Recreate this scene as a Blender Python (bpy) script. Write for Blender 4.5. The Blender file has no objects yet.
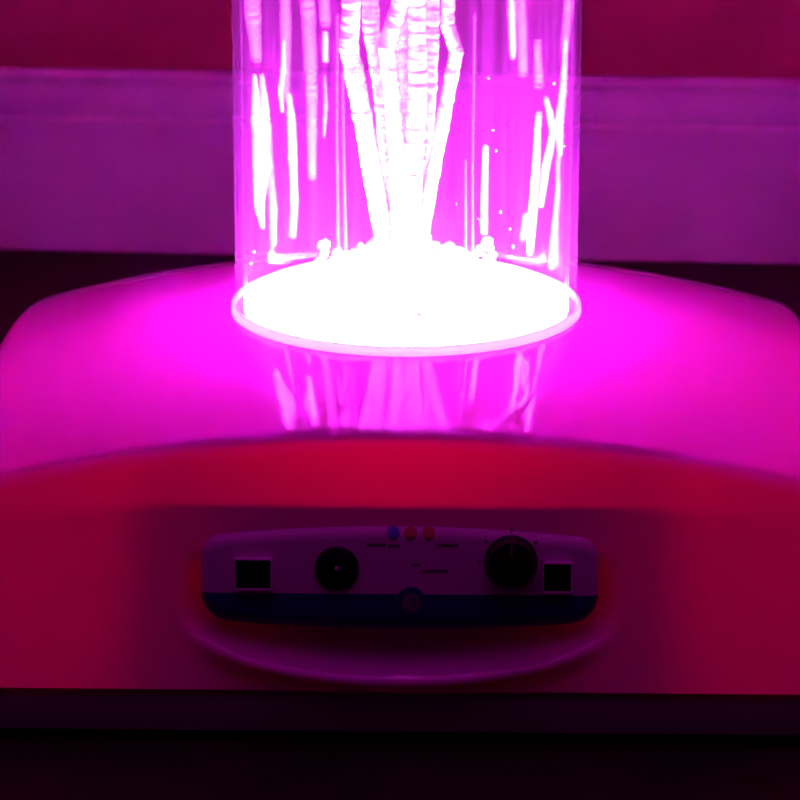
import bpy, bmesh, math, random
from mathutils import Vector, Matrix
random.seed(7)
S = bpy.context.scene
COL = S.collection

# ------------------------------------------------------------------ camera, world, light, exposure
CAM_D, CAM_H, PITCH, YAW, ROLL, FOCAL_PX = 1.4, 0.3798, 0.2958, 0.0019, 0.0012, 3297.3
cam = bpy.data.cameras.new('camera')
cam.sensor_fit = 'HORIZONTAL'; cam.sensor_width = 36.0
cam.lens = FOCAL_PX / 800 * 36.0
cam.clip_start = 0.01
cam_ob = bpy.data.objects.new('camera', cam); COL.objects.link(cam_ob)
cam_ob.matrix_world = (Matrix.Translation((0, -CAM_D, CAM_H)) @ Matrix.Rotation(YAW, 4, 'Z')
                       @ Matrix.Rotation(math.pi / 2 - PITCH, 4, 'X') @ Matrix.Rotation(ROLL, 4, 'Z'))
cam.dof.use_dof = True
cam.dof.focus_distance = 1.33
cam.dof.aperture_fstop = 22
S.camera = cam_ob

w = bpy.data.worlds.new('dim_room'); S.world = w; w.use_nodes = True
wt = w.node_tree                                        # the dim room: its ceiling and side walls catch the glow of the tube, the far end is dark
wc = wt.nodes.new('ShaderNodeTexCoord'); wx = wt.nodes.new('ShaderNodeSeparateXYZ')
wt.links.new(wc.outputs['Generated'], wx.inputs[0])
def wmath(op, a, b, clamp=False):
    n = wt.nodes.new('ShaderNodeMath'); n.operation = op; n.use_clamp = clamp
    for i, v in enumerate((a, b)):
        if isinstance(v, (int, float)): n.inputs[i].default_value = v
        else: wt.links.new(v, n.inputs[i])
    return n.outputs[0]
AMB_UP, AMB_SIDE, AMB = 0.92, .15, .0006
up = wmath('MULTIPLY', wmath('POWER', wmath('MAXIMUM', wx.outputs['Z'], 0.0), 10.0), AMB_UP)
sd = wmath('MULTIPLY', wmath('POWER', wmath('MULTIPLY', wx.outputs['X'], wx.outputs['X']), 3.0), AMB_SIDE)
wt.links.new(wmath('ADD', wmath('ADD', up, sd), AMB), wt.nodes['Background'].inputs[1])
wt.nodes['Background'].inputs[0].default_value = (1.0, 0.015, 0.90, 1)

LED_COLOR = (1.0, 0.050, 1.20)
LED_STRENGTH = 10500.0
GLOW_COLOR = (1.0, 0.02, 0.60)

S.view_settings.view_transform = 'Standard'
S.view_settings.look = 'None'
S.view_settings.exposure = 0.0
S.view_settings.gamma = 1.0
S.view_settings.use_curve_mapping = False
S.cycles.transparent_max_bounces = 32
S.cycles.max_bounces = 12
S.cycles.sample_clamp_indirect = 240.0

# the light inside the hollow base that makes its wall glow
GLOWS = [((0.0, 0.09, -0.092), 0.80, 0.030), ((0.0, -0.045, -0.0395), 0.50, 0.006)]

# ------------------------------------------------------------------ helpers
def nt(name):
    m = bpy.data.materials.new(name); m.use_nodes = True
    t = m.node_tree; t.nodes.clear()
    out = t.nodes.new('ShaderNodeOutputMaterial')
    return m, t, out

def principled(name, color, rough=0.5, metal=0.0, spec=0.5, noise=0.0, nscale=40, bump=0.0):
    m, t, out = nt(name)
    b = t.nodes.new('ShaderNodeBsdfPrincipled')
    b.inputs['Base Color'].default_value = (*color, 1)
    b.inputs['Roughness'].default_value = rough
    b.inputs['Metallic'].default_value = metal
    b.inputs['Specular IOR Level'].default_value = spec
    if noise or bump:
        tc = t.nodes.new('ShaderNodeTexCoord')
        n = t.nodes.new('ShaderNodeTexNoise'); n.inputs['Scale'].default_value = nscale
        n.inputs['Detail'].default_value = 5
        t.links.new(tc.outputs['Object'], n.inputs['Vector'])
        if noise:
            r = t.nodes.new('ShaderNodeValToRGB')
            r.color_ramp.elements[0].position = .3; r.color_ramp.elements[1].position = .7
            r.color_ramp.elements[0].color = (*[c * (1 - noise) for c in color], 1)
            r.color_ramp.elements[1].color = (*[min(1, c * (1 + noise)) for c in color], 1)
            t.links.new(n.outputs['Fac'], r.inputs['Fac'])
            t.links.new(r.outputs['Color'], b.inputs['Base Color'])
        if bump:
            bp = t.nodes.new('ShaderNodeBump'); bp.inputs['Strength'].default_value = bump
            bp.inputs['Distance'].default_value = 0.002
            t.links.new(n.outputs['Fac'], bp.inputs['Height'])
            t.links.new(bp.outputs['Normal'], b.inputs['Normal'])
    t.links.new(b.outputs['BSDF'], out.inputs['Surface'])
    return m

def glow_plastic(name, diff, trans, wtrans, ior, rough):
    """moulded plastic that lets some of the light inside it through"""
    m, t, out = nt(name)
    d = t.nodes.new('ShaderNodeBsdfDiffuse'); d.inputs['Color'].default_value = (*diff, 1)
    tr = t.nodes.new('ShaderNodeBsdfTranslucent'); tr.inputs['Color'].default_value = (*trans, 1)
    mx = t.nodes.new('ShaderNodeMixShader'); mx.inputs[0].default_value = wtrans
    g = t.nodes.new('ShaderNodeBsdfGlossy'); g.inputs['Roughness'].default_value = rough
    f = t.nodes.new('ShaderNodeFresnel'); f.inputs['IOR'].default_value = ior
    mg = t.nodes.new('ShaderNodeMixShader')
    L = t.links.new
    L(d.outputs[0], mx.inputs[1]); L(tr.outputs[0], mx.inputs[2])
    L(f.outputs[0], mg.inputs[0]); L(mx.outputs[0], mg.inputs[1]); L(g.outputs[0], mg.inputs[2])
    L(mg.outputs[0], out.inputs['Surface'])
    return m

def clear(name, tint, haze, ior, streaks=0.0):
    """clear, slightly cloudy material"""
    m, t, out = nt(name)
    L = t.links.new
    tp = t.nodes.new('ShaderNodeBsdfTransparent'); tp.inputs[0].default_value = (*tint, 1)
    d = t.nodes.new('ShaderNodeBsdfDiffuse'); d.inputs[0].default_value = (.9, .9, .9, 1)
    tr = t.nodes.new('ShaderNodeBsdfTranslucent'); tr.inputs[0].default_value = (.9, .9, .9, 1)
    a = t.nodes.new('ShaderNodeMixShader'); a.inputs[0].default_value = .6
    L(d.outputs[0], a.inputs[1]); L(tr.outputs[0], a.inputs[2])
    h = t.nodes.new('ShaderNodeMixShader'); h.inputs[0].default_value = haze
    L(tp.outputs[0], h.inputs[1]); L(a.outputs[0], h.inputs[2])
    if streaks:  # haze stronger and weaker in upright streaks
        tc = t.nodes.new('ShaderNodeTexCoord'); mp = t.nodes.new('ShaderNodeMapping')
        mp.inputs['Scale'].default_value = (170, 170, 5)
        n = t.nodes.new('ShaderNodeTexNoise'); n.inputs['Scale'].default_value = 1; n.inputs['Detail'].default_value = 3
        r = t.nodes.new('ShaderNodeMapRange')
        r.inputs['From Min'].default_value = .3; r.inputs['From Max'].default_value = .7
        r.inputs['To Min'].default_value = haze * (1 - streaks); r.inputs['To Max'].default_value = haze * (1 + streaks)
        L(tc.outputs['Object'], mp.inputs[0]); L(mp.outputs[0], n.inputs['Vector'])
        L(n.outputs['Fac'], r.inputs['Value']); L(r.outputs[0], h.inputs[0])
    g = t.nodes.new('ShaderNodeBsdfGlossy'); g.inputs['Roughness'].default_value = .03
    f = t.nodes.new('ShaderNodeFresnel'); f.inputs['IOR'].default_value = ior
    geo = t.nodes.new('ShaderNodeNewGeometry')
    inv = t.nodes.new('ShaderNodeMath'); inv.operation = 'SUBTRACT'; inv.inputs[0].default_value = 1
    mul = t.nodes.new('ShaderNodeMath'); mul.operation = 'MULTIPLY'
    L(geo.outputs['Backfacing'], inv.inputs[1]); L(f.outputs[0], mul.inputs[0]); L(inv.outputs[0], mul.inputs[1])
    o = t.nodes.new('ShaderNodeMixShader')
    L(mul.outputs[0], o.inputs[0]); L(h.outputs[0], o.inputs[1]); L(g.outputs[0], o.inputs[2])
    L(o.outputs[0], out.inputs['Surface'])
    return m

def emit(name, color, strength):
    m, t, out = nt(name)
    e = t.nodes.new('ShaderNodeEmission'); e.inputs[0].default_value = (*color, 1); e.inputs[1].default_value = strength
    t.links.new(e.outputs[0], out.inputs['Surface'])
    return m

def mesh_obj(name, verts, faces, mat, parent=None, smooth=True, sharp=None):
    me = bpy.data.meshes.new(name)
    me.from_pydata([tuple(v) for v in verts], [], faces)
    bm = bmesh.new(); bm.from_mesh(me)
    bmesh.ops.remove_doubles(bm, verts=bm.verts, dist=1e-7)
    bmesh.ops.recalc_face_normals(bm, faces=bm.faces)
    bm.to_mesh(me); bm.free()
    if smooth:
        me.polygons.foreach_set('use_smooth', [True] * len(me.polygons))
        me.set_sharp_from_angle(angle=math.radians(sharp or 35))
    me.materials.append(mat)
    o = bpy.data.objects.new(name, me); COL.objects.link(o)
    if parent: o.parent = parent
    return o

def tag(o, label, cat=None, group=None, kind=None):
    if label: o['label'] = label
    if cat: o['category'] = cat
    if group: o['group'] = group
    if kind: o['kind'] = kind
    return o

def lathe(profile, n=128, closed=False, axis='Z'):
    """revolve (r, z) pairs; closed joins the last pair to the first"""
    V, F = [], []
    k = len(profile)
    for i in range(n):
        a = 2 * math.pi * i / n
        for r, z in profile:
            V.append((r * math.cos(a), r * math.sin(a), z))
    rng = range(k) if closed else range(k - 1)
    for i in range(n):
        j = (i + 1) % n
        for p in rng:
            q = (p + 1) % k
            F.append((i * k + p, j * k + p, j * k + q, i * k + q))
    if not closed:
        for e in (0, k - 1):
            if profile[e][0] > 1e-6: F.append([i * k + e for i in range(n)])
    if axis == 'Y':
        V = [(x, -z, y) for x, y, z in V]     # the lathe's +Z comes out towards -Y (out of the panel)
    return V, F

def prism(outline_rings):
    """stack of closed rings, capped at both ends"""
    n = len(outline_rings[0]); V = [p for r in outline_rings for p in r]; F = []
    for k in range(len(outline_rings) - 1):
        for i in range(n):
            j = (i + 1) % n
            F.append((k * n + i, k * n + j, (k + 1) * n + j, (k + 1) * n + i))
    F.append(list(range(n))); F.append([(len(outline_rings) - 1) * n + i for i in range(n)])
    return V, F

def rounded_rect(hx, hy, r, per=12, nside=2):
    pts = []
    cs = [(hx - r, -hy + r, -90), (hx - r, hy - r, 0), (-hx + r, hy - r, 90), (-hx + r, -hy + r, 180)]
    for ci, (cx, cy, a0) in enumerate(cs):
        for i in range(per + 1):
            a = math.radians(a0 + 90 * i / per)
            pts.append((cx + r * math.cos(a), cy + r * math.sin(a)))
        nx = cs[(ci + 1) % 4]; a1 = math.radians(nx[2])
        q = (nx[0] + r * math.cos(a1), nx[1] + r * math.sin(a1)); p = pts[-1]
        for i in range(1, nside):
            pts.append((p[0] + (q[0] - p[0]) * i / nside, p[1] + (q[1] - p[1]) * i / nside))
    return pts

def box(x0, x1, y0, y1, z0, z1):
    V = [(x, y, z) for x in (x0, x1) for y in (y0, y1) for z in (z0, z1)]
    F = [(0, 1, 3, 2), (4, 6, 7, 5), (0, 4, 5, 1), (2, 3, 7, 6), (0, 2, 6, 4), (1, 5, 7, 3)]
    return V, F

# ------------------------------------------------------------------ materials
M = {
    'paint': principled('red_wall_paint', (.36, .03, .075), .75, noise=.06, nscale=14, bump=.15),
    'trim': principled('white_gloss_trim', (.80, .70, .78), .45, noise=.04, nscale=30),
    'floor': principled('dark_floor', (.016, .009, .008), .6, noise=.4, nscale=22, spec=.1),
    'shell': glow_plastic('glowing_plastic', (.80, .14, .80), (1.0, .012, .05), .30, 1.50, .04),
    'tray': principled('tray_plastic', (.30, .20, .28), .5, spec=.2),
    'dark': principled('dark_plastic', (.02, .02, .022), .4),
    'black': principled('black_plastic', (.005, .005, .006), .45, spec=.25),
    'metal': principled('socket_metal', (.90, .86, .90), .45, metal=.35),
    'navy': principled('navy_print', (.02, .015, .16), .5),
    'red': principled('red_print', (.40, .012, .02), .5),
    'blue': principled('blue_print', (.03, .03, .45), .5),
    'grey': principled('grey_print', (.16, .10, .16), .5),
    'acrylic': clear('clear_acrylic', (.97, .96, .97), .0018, 1.07, .9),
    'water': clear('water', (.99, .99, .99), .0, 1.05),
    'collar': clear('frosted_collar', (.9, .85, .9), .10, 1.4),
    'led': emit('led_light', LED_COLOR, LED_STRENGTH),
    'added_ring': emit('added_ring_glow', LED_COLOR, LED_STRENGTH * .02),
    'bubble': glow_plastic('bright_bubble', (.95, .93, .95), (.95, .93, .95), .60, 1.1, .2),
    'white': principled('white_plastic', (.9, .88, .9), .4),
    'trail': clear('trail_bubbles', (1, 1, 1), .045, 1.1),
    'pale': clear('pale_bubble', (1, 1, 1), .014, 1.08),
    'thread': clear('fine_bubbles', (1, 1, 1), .006, 1.05),
}

# panel: off-white plastic with a navy band printed along its foot
m, t, out = nt('panel_plastic')
tc = t.nodes.new('ShaderNodeTexCoord'); sx = t.nodes.new('ShaderNodeSeparateXYZ')
r = t.nodes.new('ShaderNodeValToRGB')
r.color_ramp.interpolation = 'CONSTANT'
r.color_ramp.elements[0].color = (.020, .015, .17, 1)
r.color_ramp.elements[1].color = (.62, .46, .60, 1)
mr = t.nodes.new('ShaderNodeMapRange')
mr.inputs['From Min'].default_value = -.03; mr.inputs['From Max'].default_value = .03
r.color_ramp.elements[1].position = (.03 - .0062) / .06
b = t.nodes.new('ShaderNodeBsdfPrincipled'); b.inputs['Roughness'].default_value = .4
b.inputs['Specular IOR Level'].default_value = .3
t.links.new(tc.outputs['Object'], sx.inputs[0]); t.links.new(sx.outputs['Z'], mr.inputs['Value'])
t.links.new(mr.outputs[0], r.inputs['Fac']); t.links.new(r.outputs['Color'], b.inputs['Base Color'])
t.links.new(b.outputs[0], out.inputs['Surface'])
M['panel'] = m

# ------------------------------------------------------------------ the setting
ZF = -0.140
WA = math.atan2(.5992 - .6311, .2464 + .2581)        # the wall is not quite square to the lamp
Wd = Vector((math.cos(WA), math.sin(WA), 0)); Wn = Vector((-math.sin(WA), math.cos(WA), 0))
W0 = Vector((0, .6148, ZF))
def wall_pt(u, d, z):                                 # u along the wall, d out of it towards the lamp, z above the floor
    p = W0 + Wd * u - Wn * d; return (p.x, p.y, ZF + z)
def extr(profile, u0, u1):
    V = [wall_pt(u, d, z) for u in (u0, u1) for d, z in profile]; n = len(profile)
    F = [(i, (i + 1) % n, n + (i + 1) % n, n + i) for i in range(n)] + [list(range(n)), list(range(n, 2 * n))]
    return V, F
V, F = box(-1.6, 1.6, -1.9, 1.3, ZF - .03, ZF)
tag(mesh_obj('floor', V, F, M['floor'], smooth=False), 'dark floor in shadow', kind='structure')
V, F = extr([(-.012, 0), (-.10, 0), (-.10, 1.6), (-.012, 1.6)], -1.7, 1.7)
tag(mesh_obj('wall_back', V, F, M['paint'], smooth=False), 'dark red painted wall behind the lamp', kind='structure')
bead = lambda d0, z0, r0, a0, a1, n=6: [(d0 + r0 * math.cos(math.radians(a0 + (a1 - a0) * i / n)), z0 + r0 * math.sin(math.radians(a0 + (a1 - a0) * i / n))) for i in range(n + 1)]
prof = [(-.012, 0), (.0, 0), (.0, .0822)] + bead(.0003, .0842, .0018, -80, 90) + [(-.0030, .0866), (-.0034, .0876), (-.0008, .0895), (.0, .0910), (.0, .1035), (-.0015, .1055), (-.0050, .1078)] + bead(-.0040, .1113, .0032, -80, 90) + [(-.012, .1152)]
V, F = extr(prof, -1.69, 1.69)
tag(mesh_obj('baseboard_back', V, F, M['trim'], sharp=50), 'white moulded baseboard with beaded top edge', kind='structure')

# ------------------------------------------------------------------ the lamp
lamp = bpy.data.objects.new('bubble_tube_lamp', None); COL.objects.link(lamp)
lamp.location = (0, 0, ZF); lamp.rotation_euler = (0, 0, -.0183)
tag(lamp, 'magenta glowing bubble tube lamp on a domed square plastic base with control panel', 'lamp')
ZL = -ZF                                              # lamp-local height of the dome's crown
R_TUBE = .075
HW, HD, YC, KD = .1835, .1495, .0015, .754            # half width and depth of the domed top, dome curvature
LEAN, LEANX, ZSB = .022, .008, -.117                               # the side walls lean out to their foot
CR = .017
per = rounded_rect(HW, HD, CR, 10, 1)
# even sampling of the outline
def resample(pts, n):
    L = [0]
    for i in range(len(pts)):
        a, b_ = pts[i], pts[(i + 1) % len(pts)]; L.append(L[-1] + math.dist(a, b_))
    out_, k = [], 0
    for i in range(n):
        s = L[-1] * i / n
        while L[k + 1] < s: k += 1
        f = (s - L[k]) / (L[k + 1] - L[k]); a, b_ = pts[k], pts[(k + 1) % len(pts)]
        out_.append((a[0] + (b_[0] - a[0]) * f, a[1] + (b_[1] - a[1]) * f))
    return out_
NP = 880
P0 = resample(per, NP)
def inset(p, e):                                      # the same outline e further in (negative: further out)
    return (p[0] * (HW - (e if e > 0 else e * LEANX / LEAN)) / HW, p[1] * (HD - e) / HD)
dome = lambda x, y: -KD * (x * x + y * y)
FIL = .0075
sst = lambda v: (lambda c: c * c * (3 - 2 * c))(max(0, min(1, v)))
PCX = .0004
def recess(x, z):
    u = (x - PCX) / .0890
    if abs(u) > 1: return 0
    zt = -.0560 - .006 * u * u; zb = -.1150 + .017 * abs(u) ** 2.2
    d = .0150 * sst((zt - z) / .022) * sst((z - zb - .003) / .013) * sst((1 - abs(u)) * .0890 / .012)
    w_ = (z - zb - .0035) / .0052                      # the scoop's raised lip
    return d - .0068 * math.exp(-w_ * w_) * sst((1 - abs(u)) * .0890 / .032)
rings = []
for k in range(26):                                   # crown to shoulder
    f = k / 25
    ring = []
    for p in P0:
        q = inset(p, FIL); a = math.atan2(p[1], p[0])
        c = (.07 * math.cos(a), .07 * math.sin(a))
        x, y = c[0] + (q[0] - c[0]) * f, c[1] + (q[1] - c[1]) * f + YC * f
        ring.append((x, y, dome(x, y)))
    rings.append(ring)
NF, NS = 8, 66
def side(p, f):                                       # f = 0 at the top edge, 1 at the foot
    zt = dome(p[0], p[1] + YC); q = inset(p, -LEAN * f)
    return (q[0], q[1] + YC, zt + (ZSB - zt) * f)
for k in range(1, NF + 1):                            # rounded shoulder
    s_ = k / NF; ring = []
    for i, p in enumerate(P0):
        a = Vector(rings[25][i]); e = Vector(side(p, 0)); c = Vector(side(p, .075))
        ring.append(tuple(a * (1 - s_) ** 2 + e * 2 * s_ * (1 - s_) + c * s_ * s_))
    rings.append(ring)
for k in range(1, NS + 1):                            # side wall, with the scooped recess in front
    f = .075 + .925 * k / NS; ring = []
    for p in P0:
        x, y, z = side(p, f)
        if y < -.12: y += recess(x, z)
        ring.append((x, y, z))
    rings.append(ring)
V, F = prism([[(x, y, z + ZL) for x, y, z in rg] for rg in rings])
shell = mesh_obj('base_shell', V, F, M['shell'], lamp, sharp=60)
tag(shell, 'domed translucent plastic cover glowing red at the front and magenta on top')

tr_ = []
for e, z in ((.016, 0), (-LEAN + .0035, .004), (-LEAN + .0015, .018), (-LEAN + .0035, -ZF + ZSB - .0006)):
    tr_.append([(*[c for c in (inset(p, e)[0], inset(p, e)[1] + YC)], z) for p in P0[::2]])
V, F = prism(tr_)
tag(mesh_obj('base_tray', V, F, M['tray'], lamp, sharp=40), 'unlit plastic foot of the base')

# control housing behind the panel, seen as the dark block through the glowing front
V, F = prism([[(PCX + x, y, ZL - .0800 + z) for x, z in rounded_rect(.0800, .0365, .010, 6)] for y in (-.090, -.133)])
tag(mesh_obj('control_housing', V, F, M['dark'], lamp, sharp=40), 'dark electronics housing showing through the glowing front')

block_rings = []  # added unseen sheet: keeps the inner red glow off the top
for k in range(13):
    f = k / 12; rg_ = []
    for p in P0[::4]:
        q = (p[0] * (HW - .005) / HW, p[1] * (HD - (.018 if p[1] < 0 else .005)) / HD); a = math.atan2(p[1], p[0]); c = (.004 * math.cos(a), .004 * math.sin(a))
        x, y = c[0] + (q[0] - c[0]) * f, c[1] + (q[1] - c[1]) * f + YC * f
        rg_.append((x, y, dome(x, y) - .0075 + ZL))
    block_rings.append(rg_)
block_rings += [[(x, y, z - .002) for x, y, z in rg_] for rg_ in block_rings[::-1]]
V, F = prism(block_rings)
tag(mesh_obj('added_glow_block', V, F, M['dark'], lamp, sharp=40), 'added opaque sheet under the crown that blocks the inner glow')
for i, (loc, en, rad) in enumerate(GLOWS):
    l = bpy.data.lights.new('base_glow', 'POINT'); l.energy = en; l.color = GLOW_COLOR; l.shadow_soft_size = rad
    o = bpy.data.objects.new('base_glow', l); COL.objects.link(o); o.parent = lamp
    o.location = (loc[0], loc[1], loc[2] + ZL)

# tube, collar, light disc, water
H_T = .62
V, F = lathe([(R_TUBE, -.006), (R_TUBE, H_T), (R_TUBE - .0035, H_T), (R_TUBE - .0035, -.006)], 160, closed=True)
o = mesh_obj('acrylic_tube', V, F, M['acrylic'], lamp, sharp=50); o.location.z = ZL
tag(o, 'clear acrylic tube of the lamp')
V, F = lathe([(R_TUBE + .0003, -.007), (.0771, -.0062), (.0770, -.0026), (.0767, -.0011), (.0760, -.0006), (R_TUBE + .0003, -.0005)], 160, closed=True)
o = mesh_obj('collar', V, F, M['bubble'], lamp, sharp=50); o.location.z = ZL
tag(o, 'frosted ring around the foot of the tube')
V, F = lathe([(.0001, -.0034), (.0690, -.0034), (.0696, -.0030), (.0696, -.0034), (.0696, .0021), (.0690, .0021), (.0640, -.0003), (.0615, -.0012), (.0001, -.0012)], 128)  # added dish under the light disc, its rim raised to shade the wall
o = mesh_obj('added_light_dish', V, F, M['bubble'], lamp, sharp=40); o.location.z = ZL
V, F = lathe([(.0698, -.0032), (.0712, -.0032), (.0712, -.0013), (.0698, -.0010)], 160, closed=True)  # added emitter that makes the collar come out white
o = mesh_obj('added_glow_ring', V, F, M['added_ring'], lamp, sharp=50); o.location.z = ZL
tag(o, 'added glowing ring that whitens the collar at the tube foot')
V, F = lathe([(.0001, -.0004), (.060, -.0004), (.0610, -.0007), (.0610, -.0011), (.0001, -.0011)], 128)
o = mesh_obj('light_disc', V, F, M['led'], lamp, sharp=50); o.location.z = ZL
tag(o, 'white hot glowing light disc at the foot of the tube')
V, F = lathe([(.0001, H_T), (R_TUBE + .003, H_T), (R_TUBE + .003, H_T + .02), (R_TUBE - .004, H_T + .024), (.0001, H_T + .024)], 96)
o = mesh_obj('tube_cap', V, F, M['dark'], lamp, sharp=40); o.location.z = ZL

# ---- control panel, lying in the recess and leaning with the front wall
ang = math.atan2(LEAN, .0985)
panel_y0 = -(HD - YC + LEAN * .66)
PZ = -.0744
def front_y(z):                                       # wall surface at height z, without the recess
    zt = dome(0, -HD); return -HD + YC - LEAN * (zt - z) / (zt - ZSB)
def panel_outline(e):
    """arched top, rounded lower corners; e = inset"""
    hw = .0797 - e; pts = []
    r1 = max(.0085 - e, .001); r2 = max(.0125 - e, .001)
    top = lambda x: .0216 - .0050 * (abs(x) / .0797) ** 2 - e
    bot = lambda x: -.0206 + .0032 * (abs(x) / .0797) ** 2 + e
    for i in range(9):                                # lower right corner
        a = math.radians(-90 + 90 * i / 8); pts.append((hw - r2 + r2 * math.cos(a), bot(hw - r2) + r2 + r2 * math.sin(a)))
    for i in range(9):
        a = math.radians(90 * i / 8); pts.append((hw - r1 + r1 * math.cos(a), top(hw - r1) - r1 + r1 * math.sin(a)))
    for i in range(1, 24):
        x = (hw - r1) * (1 - 2 * i / 24); pts.append((x, top(x)))
    for i in range(9):
        a = math.radians(90 + 90 * i / 8); pts.append((-hw + r1 + r1 * math.cos(a), top(hw - r1) - r1 + r1 * math.sin(a)))
    for i in range(9):
        a = math.radians(180 + 90 * i / 8); pts.append((-hw + r2 + r2 * math.cos(a), bot(hw - r2) + r2 + r2 * math.sin(a)))
    for i in range(1, 24):
        x = -(hw - r2) * (1 - 2 * i / 24); pts.append((x, bot(x)))
    return pts
T, RF = .0125, .0060
rg = [[(x, .0, z) for x, z in panel_outline(0)]]
for i in range(0, 9):
    a = math.radians(90 * i / 8)
    rg.append([(x, -(T - RF) - RF * math.sin(a), z) for x, z in panel_outline(RF * (1 - math.cos(a)))])
V, F = prism(rg)
panel = mesh_obj('control_panel', V, F, M['panel'], lamp, sharp=40)
panel.location = (PCX, front_y(PZ) + .0095, PZ + ZL)
panel.rotation_euler = (-ang, 0, 0)
tag(panel, 'pale control panel with navy band along its lower edge')
YF = -T                                               # the panel's face in its own space

def on_panel(name, V, F, mat, x, z, label=None, sharp=40, y=YF, parent=panel):
    o = mesh_obj(name, V, F, mat, parent, sharp=sharp); o.location = (x, y, z)
    if label: o['label'] = label
    return o
PXM = 1 / 2493.0                                      # one photograph pixel at the panel
def px(x, y): return ((x - 399) * PXM, (576 - y) * PXM * 1.03)

def socket(cx, cy, hw, hh, label):
    x, z = px(cx, cy)
    o_, i_ = rounded_rect(hw, hh, .0008, 3), rounded_rect(hw - .0007, hh - .0007, .0005, 3)
    n = len(o_); rr = [[(a, .002, c) for a, c in o_], [(a, -.0034, c) for a, c in o_], [(a, -.0036, c) for a, c in i_], [(a, .001, c) for a, c in i_]]
    V, F = prism(rr); F = F[:-2]; F.append(list(range(n)))
    s = on_panel('socket', V, F, M['metal'], x, z, label)
    V, F = box(-hw + .0008, hw - .0008, -.0002, .001, -hh + .0008, hh - .0008)
    on_panel('opening', V, F, M['black'], 0, 0, 'black opening of the socket', y=0, parent=s)
    V, F = box(-hw * .5, hw * .5, -.0009, .0003, -hh * .30, hh * .22)
    on_panel('tongue', V, F, M['black'], 0, 0, None, y=0, parent=s)
socket(254, 572, .0077, .0066, 'square metal framed socket at the left end of the panel')
socket(556, 573, .0061, .0064, 'square metal framed socket at the right end of the panel')
x, z = px(337, 566)
V, F = lathe([(.0088, -.002), (.0088, .0012), (.0078, .0020), (.0045, .0020), (.0036, .0002), (.0001, .0002)], 48, axis='Y')
j = on_panel('jack', V, F, M['black'], x, z, 'round black power jack')
V, F = lathe([(.0001, -.001), (.0011, -.001), (.0009, .0012), (.0006, .0016), (.0001, .0016)], 20, axis='Y')
on_panel('pin', V, F, M['metal'], 0, 0, 'bright pin in the middle of the jack', y=0, parent=j)
x, z = px(510, 558)
V, F = [], []
NK = 96; prof = [(.0106, 0), (.0106, .002), (.0098, .0028), (.0095, .0100), (.0086, .0112), (.0002, .0112)]
kr = []
for r_, d_ in prof:
    kr.append([((r_ * (1 - (.035 if (2 < 0) else 0) - (.045 if (r_ > .009 and d_ > .002 and (i // 2) % 3 == 0) else 0))) * math.cos(2 * math.pi * i / NK), -d_,
                (r_ * (1 - (.045 if (r_ > .009 and d_ > .002 and (i // 2) % 3 == 0) else 0))) * math.sin(2 * math.pi * i / NK)) for i in range(NK)])
V, F = prism(kr)
kn = on_panel('knob', V, F, M['black'], x, z, 'round black control knob', sharp=30)
V, F = box(-.0004, .0004, -.0117, -.0110, .003, .0085)
on_panel('pointer', V, F, M['grey'], 0, 0, None, y=0, parent=kn)
for a in (180, 141, 39, 90, 0):
    c, s_ = math.cos(math.radians(a)), math.sin(math.radians(a))
    V, F = box(-.0009, .0009, -.00012, .0006, -.0004, .0004)
    o = on_panel('dial_mark', V, F, M['grey'], x + c * .0127, z + s_ * .0127)
    o.rotation_euler = (0, -math.radians(a), 0)
for cx, mt, lb in ((393, 'blue', 'blue printed dot'), (410, 'red', 'red printed dot'), (428, 'red', 'red printed dot')):
    x, z = px(cx, 529.5)
    V, F = lathe([(.0001, -.002), (.0027, -.002), (.0027, .0002), (.0022, .0004), (.0001, .0004)], 24, axis='Y')
    o = on_panel('printed_dot', V, F, M[mt], x, .0216 - .0030, lb, y=YF + .0012); o.rotation_euler = (math.radians(-36), 0, 0)
x, z = px(411, 598)
V, F = lathe([(.0001, -.001), (.0060, -.001), (.0060, .0002), (.0058, .0004), (.0001, .0004)], 48, axis='Y')
lg = on_panel('round_emblem', V, F, M['navy'], x, z, 'navy round emblem breaking into the navy band')
V, F = lathe([(.0001, 0), (.0037, 0), (.0037, .0006), (.0001, .0006)], 40, axis='Y')
on_panel('emblem_centre', V, F, M['grey'], 0, -.0002, None, y=0, parent=lg)
for dx in (-.0001, .0015):
    V, F = box(-.0004, .0004, -.0008, 0, -.0018, .0015)
    on_panel('emblem_mark', V, F, M['navy'], dx, -.0002, None, y=0, parent=lg)
for cx, cy, wd in ((376, 543, 20), (394, 544, 12), (447, 543, 22), (416, 562, 8), (434, 568, 26)):   # worn, unreadable print
    x, z = px(cx, cy)
    V, F = box(-wd * PXM / 2, wd * PXM / 2, -.0001, .0005, -.0006, .0006)
    on_panel('worn_print', V, F, M['grey'], x, z)

# ------------------------------------------------------------------ water and bubbles (each stream is a thing of its own)
V, F = lathe([(.0001, .0015), (.0708, .0015), (.0708, .585), (.0001, .585)], 96)
o = mesh_obj('water_column', V, F, M['water']); tag(o, 'clear water filling the lit acrylic tube', 'water')

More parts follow.
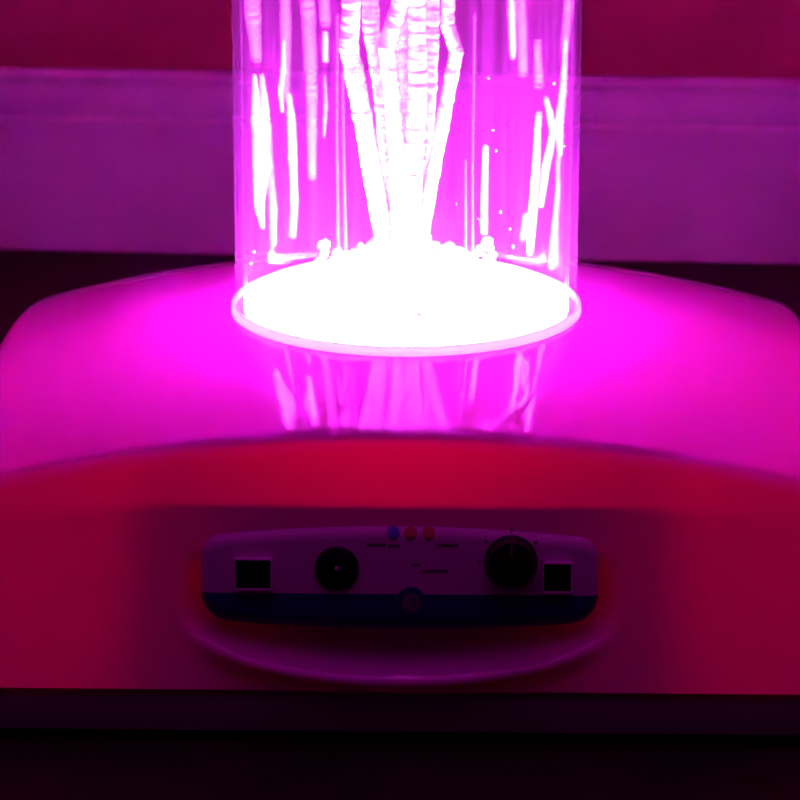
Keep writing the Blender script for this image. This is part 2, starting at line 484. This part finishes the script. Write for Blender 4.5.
def ico(n=2):
    bm = bmesh.new(); bmesh.ops.create_icosphere(bm, subdivisions=n, radius=1)
    v = [x.co.copy() for x in bm.verts]; f = [[y.index for y in x.verts] for x in bm.faces]; bm.free(); return v, f
ICO2, ICO1 = ico(2), ico(1)
PM = 1 / 2293.0
def w_pt(pxx, pyy, y):                                # a place in the tube: across, up, and how deep
    s = 1 + y / 1.45
    return Vector(((pxx - 406.0) * PM * s, y, (300 - pyy) * PM * 1.04 + y * .28))
def chain(name, pts, radii, mat, label, cat, group, step=.72, flat=.8, ic=ICO2, jit=.035):
    """bubbles strung one above another along a path"""
    V, F = [], []
    seg = [(pts[i], pts[i + 1], radii[i], radii[i + 1]) for i in range(len(pts) - 1)]
    for a, b_, ra, rb in seg:
        L = (b_ - a).length; d = 0
        while d < L:
            f = d / L; r_ = ra + (rb - ra) * f
            c = a.lerp(b_, f) + Vector((random.uniform(-jit, jit), random.uniform(-jit, jit), 0)) * r_
            k = len(V); q = r_ * random.uniform(.93, 1.05)
            for v in ic[0]: V.append((c.x + v.x * q, c.y + v.y * q, c.z + v.z * q * flat))
            F += [[k + i for i in f_] for f_ in ic[1]]
            d += r_ * 2 * flat * step
    o = mesh_obj(name, V, F, mat, sharp=180)
    return tag(o, label, cat, group)

STRANDS = [   # path as (across, down) in the photo's scale, depth at the foot and the top, radius
    ([(388, 292), (384, 235), (374, 180), (362, 112), (349, 46), (352, 0)], (.000, -.010), 10.5, 'leftmost bright bubble stream, bowing out to the left'),
    ([(396, 292), (393, 235), (389, 170), (381, 100), (371, 45), (370, 0)], (.004, .012), 9.5, 'bright bubble stream second from the left in the column'),
    ([(400, 292), (400, 235), (397, 150), (391, 80), (386, 40), (398, 0)], (-.006, -.014), 9.0, 'bright bubble stream left of the middle of the column'),
    ([(404, 292), (404, 235), (403, 150), (401, 80), (400, 0)], (.010, .012), 10.0, 'bright bubble stream up the middle of the column'),
    ([(409, 292), (410, 235), (413, 150), (417, 80), (416, 0)], (-.008, -.012), 10.0, 'bright bubble stream right of the middle of the column'),
    ([(414, 292), (417, 235), (421, 170), (427, 100), (429, 50), (431, 0)], (.005, .010), 10.0, 'bright bubble stream second from the right in the column'),
    ([(418, 292), (422, 235), (431, 180), (444, 112), (455, 54), (446, 26), (447, 0)], (.000, -.006), 7.5, 'rightmost bright bubble stream, kinked out to the right'),
]
for path, (d0, d1), rp, lab in STRANDS:
    n = len(path) - 1
    pts = [w_pt(x, y, d0 + (d1 - d0) * i / n) for i, (x, y) in enumerate(path)]
    rr = [rp * PM * (1.05 - .1 * i / n) for i in range(n + 1)]
    last = pts[-1].copy()
    while last.z < .55:                               # the stream goes on up the tube, beyond the frame
        last = Vector((max(-.03, min(.03, last.x + random.uniform(-.010, .010))), max(-.03, min(.03, last.y + random.uniform(-.008, .008))), last.z + .035))
        pts.append(last.copy()); rr.append(rr[-1])
    chain('bubble_stream', pts, rr, M['bubble'], lab, 'bubbles', 'bright bubble streams in the column', step=.24, flat=.95)

TRAILS = [   # path, radius along it, depth, brightness, label
    ([(262, 214), (259, 195), (262, 150), (258, 110), (256, 68)], [2.5, 6, 10, 7, 2.5], -.012, 'b', 'broad white bubble trail nearest the left wall of the tube'),
    ([(267, 150), (266, 120), (263, 88)], [4, 5, 3], .006, 'b', 'short white trail merging with the broad left one'),
    ([(283, 128), (281, 110), (284, 88), (285, 60)], [2.2, 3, 3, 1.8], .012, 'b', 'thin curved white trail right of the broad left one'),
    ([(294, 192), (293, 150), (292, 115), (290, 90)], [4.5, 5, 5, 3], -.010, 'b', 'long white trail ending at mid height, left of the column'),
    ([(326, 76), (326, 50)], [3.6, 3.4], .010, 'b', 'short white dash of bubbles just left of the column'),
    ([(324, 160), (326, 130), (325, 100)], [2.0, 3, 2], .018, 'p', 'faint trail under the short white dash'),
    ([(272, 268), (273, 235), (270, 190), (270, 150)], [3.5, 5, 4, 3], .020, 'p', 'pale trail low on the left, below the broad white one'),
    ([(292, 262), (294, 235), (294, 196)], [4.5, 5, 3], .022, 'p', 'pale trail low on the left, below the long white one'),
    ([(312, 205), (312, 120), (309, 40), (308, 0)], [5, 7, 8, 8], .024, 'p', 'wide faint trail rising to the top, left of the column'),
    ([(286, 130), (287, 60), (286, 0)], [5, 6, 6], .026, 'p', 'wide faint trail reaching the top edge at the left'),
    ([(258, 70), (255, 30), (254, 0)], [6, 9, 9], .006, 'p', 'faint upper end of the broad left trail'),
    ([(270, 17), (270, 0)], [4, 5], .014, 'p', 'short pale blob of trail at the top left'),
    ([(326, 60), (324, 20), (323, 0)], [6, 7, 7], .030, 'p', 'faint trail above the short white dash'),
    ([(511, 56), (510, 30), (509, 0)], [3.2, 3.6, 3.4], -.006, 'b', 'bright trail ending near the top, right of the column'),
    ([(511, 68), (510, 30), (508, 0)], [5, 6, 6], .010, 'p', 'pale sheath around the bright upper right trail'),
    ([(521, 82), (520, 40), (518, 0)], [5.5, 5.5, 5], .004, 'p', 'pale trail hanging beside the bright upper right one'),
    ([(536, 7), (534, 0)], [4, 5], .010, 'p', 'pale stub of trail at the top edge on the right'),
    ([(484, 221), (484, 180), (485, 138)], [4.2, 4.0, 3.6], -.010, 'b', 'straight white trail close to the right of the column'),
    ([(530, 249), (532, 215), (535, 170), (537, 114)], [3.5, 5.5, 5, 4], -.004, 'b', 'long white trail, left one of the pair at the right'),
    ([(541, 216), (545, 180), (552, 145), (548, 125), (544, 112)], [3, 5, 4.5, 4, 3], .008, 'b', 'curved white trail, right one of the pair at the right'),
    ([(559, 150), (557, 125), (561, 90), (563, 40)], [2.5, 5, 4.5, 2.5], -.006, 'b', 'white trail nearest the right wall of the tube'),
    ([(562, 60), (565, 20), (565, 0)], [5, 5, 5], .006, 'p', 'faint upper end of the trail nearest the right wall'),
    ([(537, 110), (535, 70)], [6, 4], .020, 'p', 'faint upper end of the pair of trails at the right'),
    ([(557, 215), (557, 180), (561, 150)], [2.5, 3.2, 3], .012, 'p', 'thin pale trail below the one nearest the right wall'),
    ([(554, 285), (555, 245), (558, 205)], [6, 4, 3], .016, 'p', 'pale trail widening to the foot of the tube at the right'),
    ([(523, 266), (525, 243)], [3.4, 3.2], .022, 'p', 'short pale trail near the foot of the tube on the right'),
    ([(466, 250), (465, 140)], [1.8, 1.4], -.020, 'p', 'thin straight thread of bubbles right of the column'),
    ([(473, 250), (472, 145), (473, 0)], [1.8, 1.4, 1.4], -.022, 'p', 'outer thin thread of bubbles right of the column'),
    ([(338, 240), (337, 120), (338, 0)], [1.8, 1.6, 1.4], -.022, 'p', 'outer thin thread of bubbles left of the column'),
    ([(346, 250), (344, 150), (343, 60)], [2, 1.8, 1.6], -.018, 'p', 'inner thin thread of bubbles left of the column'),
]
for path, rp, dep, kind, lab in TRAILS:
    pts = [w_pt(x, y, dep) for x, y in path]
    chain('bubble_trail', pts, [q * PM for q in rp], M['trail'] if kind == 'b' else M['thread'] if 'thread' in lab else M['pale'], lab, 'bubbles', 'bubble trails in the tube',
          step=.45, flat=1.0, ic=ICO2, jit=.03)

# froth churning over the light disc: nobody could count it
V, F = [], []
for i in range(900):
    a = random.uniform(0, 2 * math.pi); q = random.random() ** .6 * .058
    x, y = q * math.cos(a), q * math.sin(a)
    top = .028 * max(0, 1 - (q / .046) ** 1.5) + .001
    if abs(y) < .02: top += .014 * math.exp(-((abs(x) - .036) / .005) ** 2)
    z = .003 + random.random() * top
    r_ = random.uniform(.0010, .0030); k = len(V)
    for v in ICO1[0]: V.append((x + v.x * r_, y + v.y * r_, z + v.z * r_))
    F += [[k + i2 for i2 in f_] for f_ in ICO1[1]]
tag(mesh_obj('bubble_froth', V, F, M['bubble'], sharp=180), 'white mound of froth over the light disc at the foot of the tube', 'froth', kind='stuff')

# single small bubbles clinging to the inside of the tube
bm_v, bm_f = ICO2
proto = None
spots = [(250, 252), (246, 240), (253, 233), (278, 243), (284, 247), (289, 251), (262, 262), (270, 258), (510, 170), (513, 188), (474, 193), (470, 200),
         (476, 206), (471, 212), (467, 205), (563, 140), (552, 60), (500, 150), (487, 20), (495, 90), (478, 150), (553, 230), (569, 130), (575, 205), (492, 70), (300, 266), (258, 268), (305, 230), (318, 236)]
for i, (x, y) in enumerate(spots):
    dx = (x - 406) * PM
    if abs(dx) > .0690: continue
    yy = -math.sqrt(.0690 ** 2 - dx * dx); p = w_pt(x, y, yy)
    if abs(p.x) ** 2 + p.y ** 2 > .0695 ** 2: p.x *= .97; 
    if proto is None:
        proto = mesh_obj('small_bubble', [v * .001 for v in bm_v], bm_f, M['bubble'], sharp=180); o = proto
    else:
        o = proto.copy(); COL.objects.link(o)
    o.location = p; s_ = random.uniform(.4, .75); o.scale = (s_, s_, s_)
    tag(o, 'tiny bright bubble clinging to the inside of the tube wall', 'bubble', 'tiny bubbles on the tube wall')
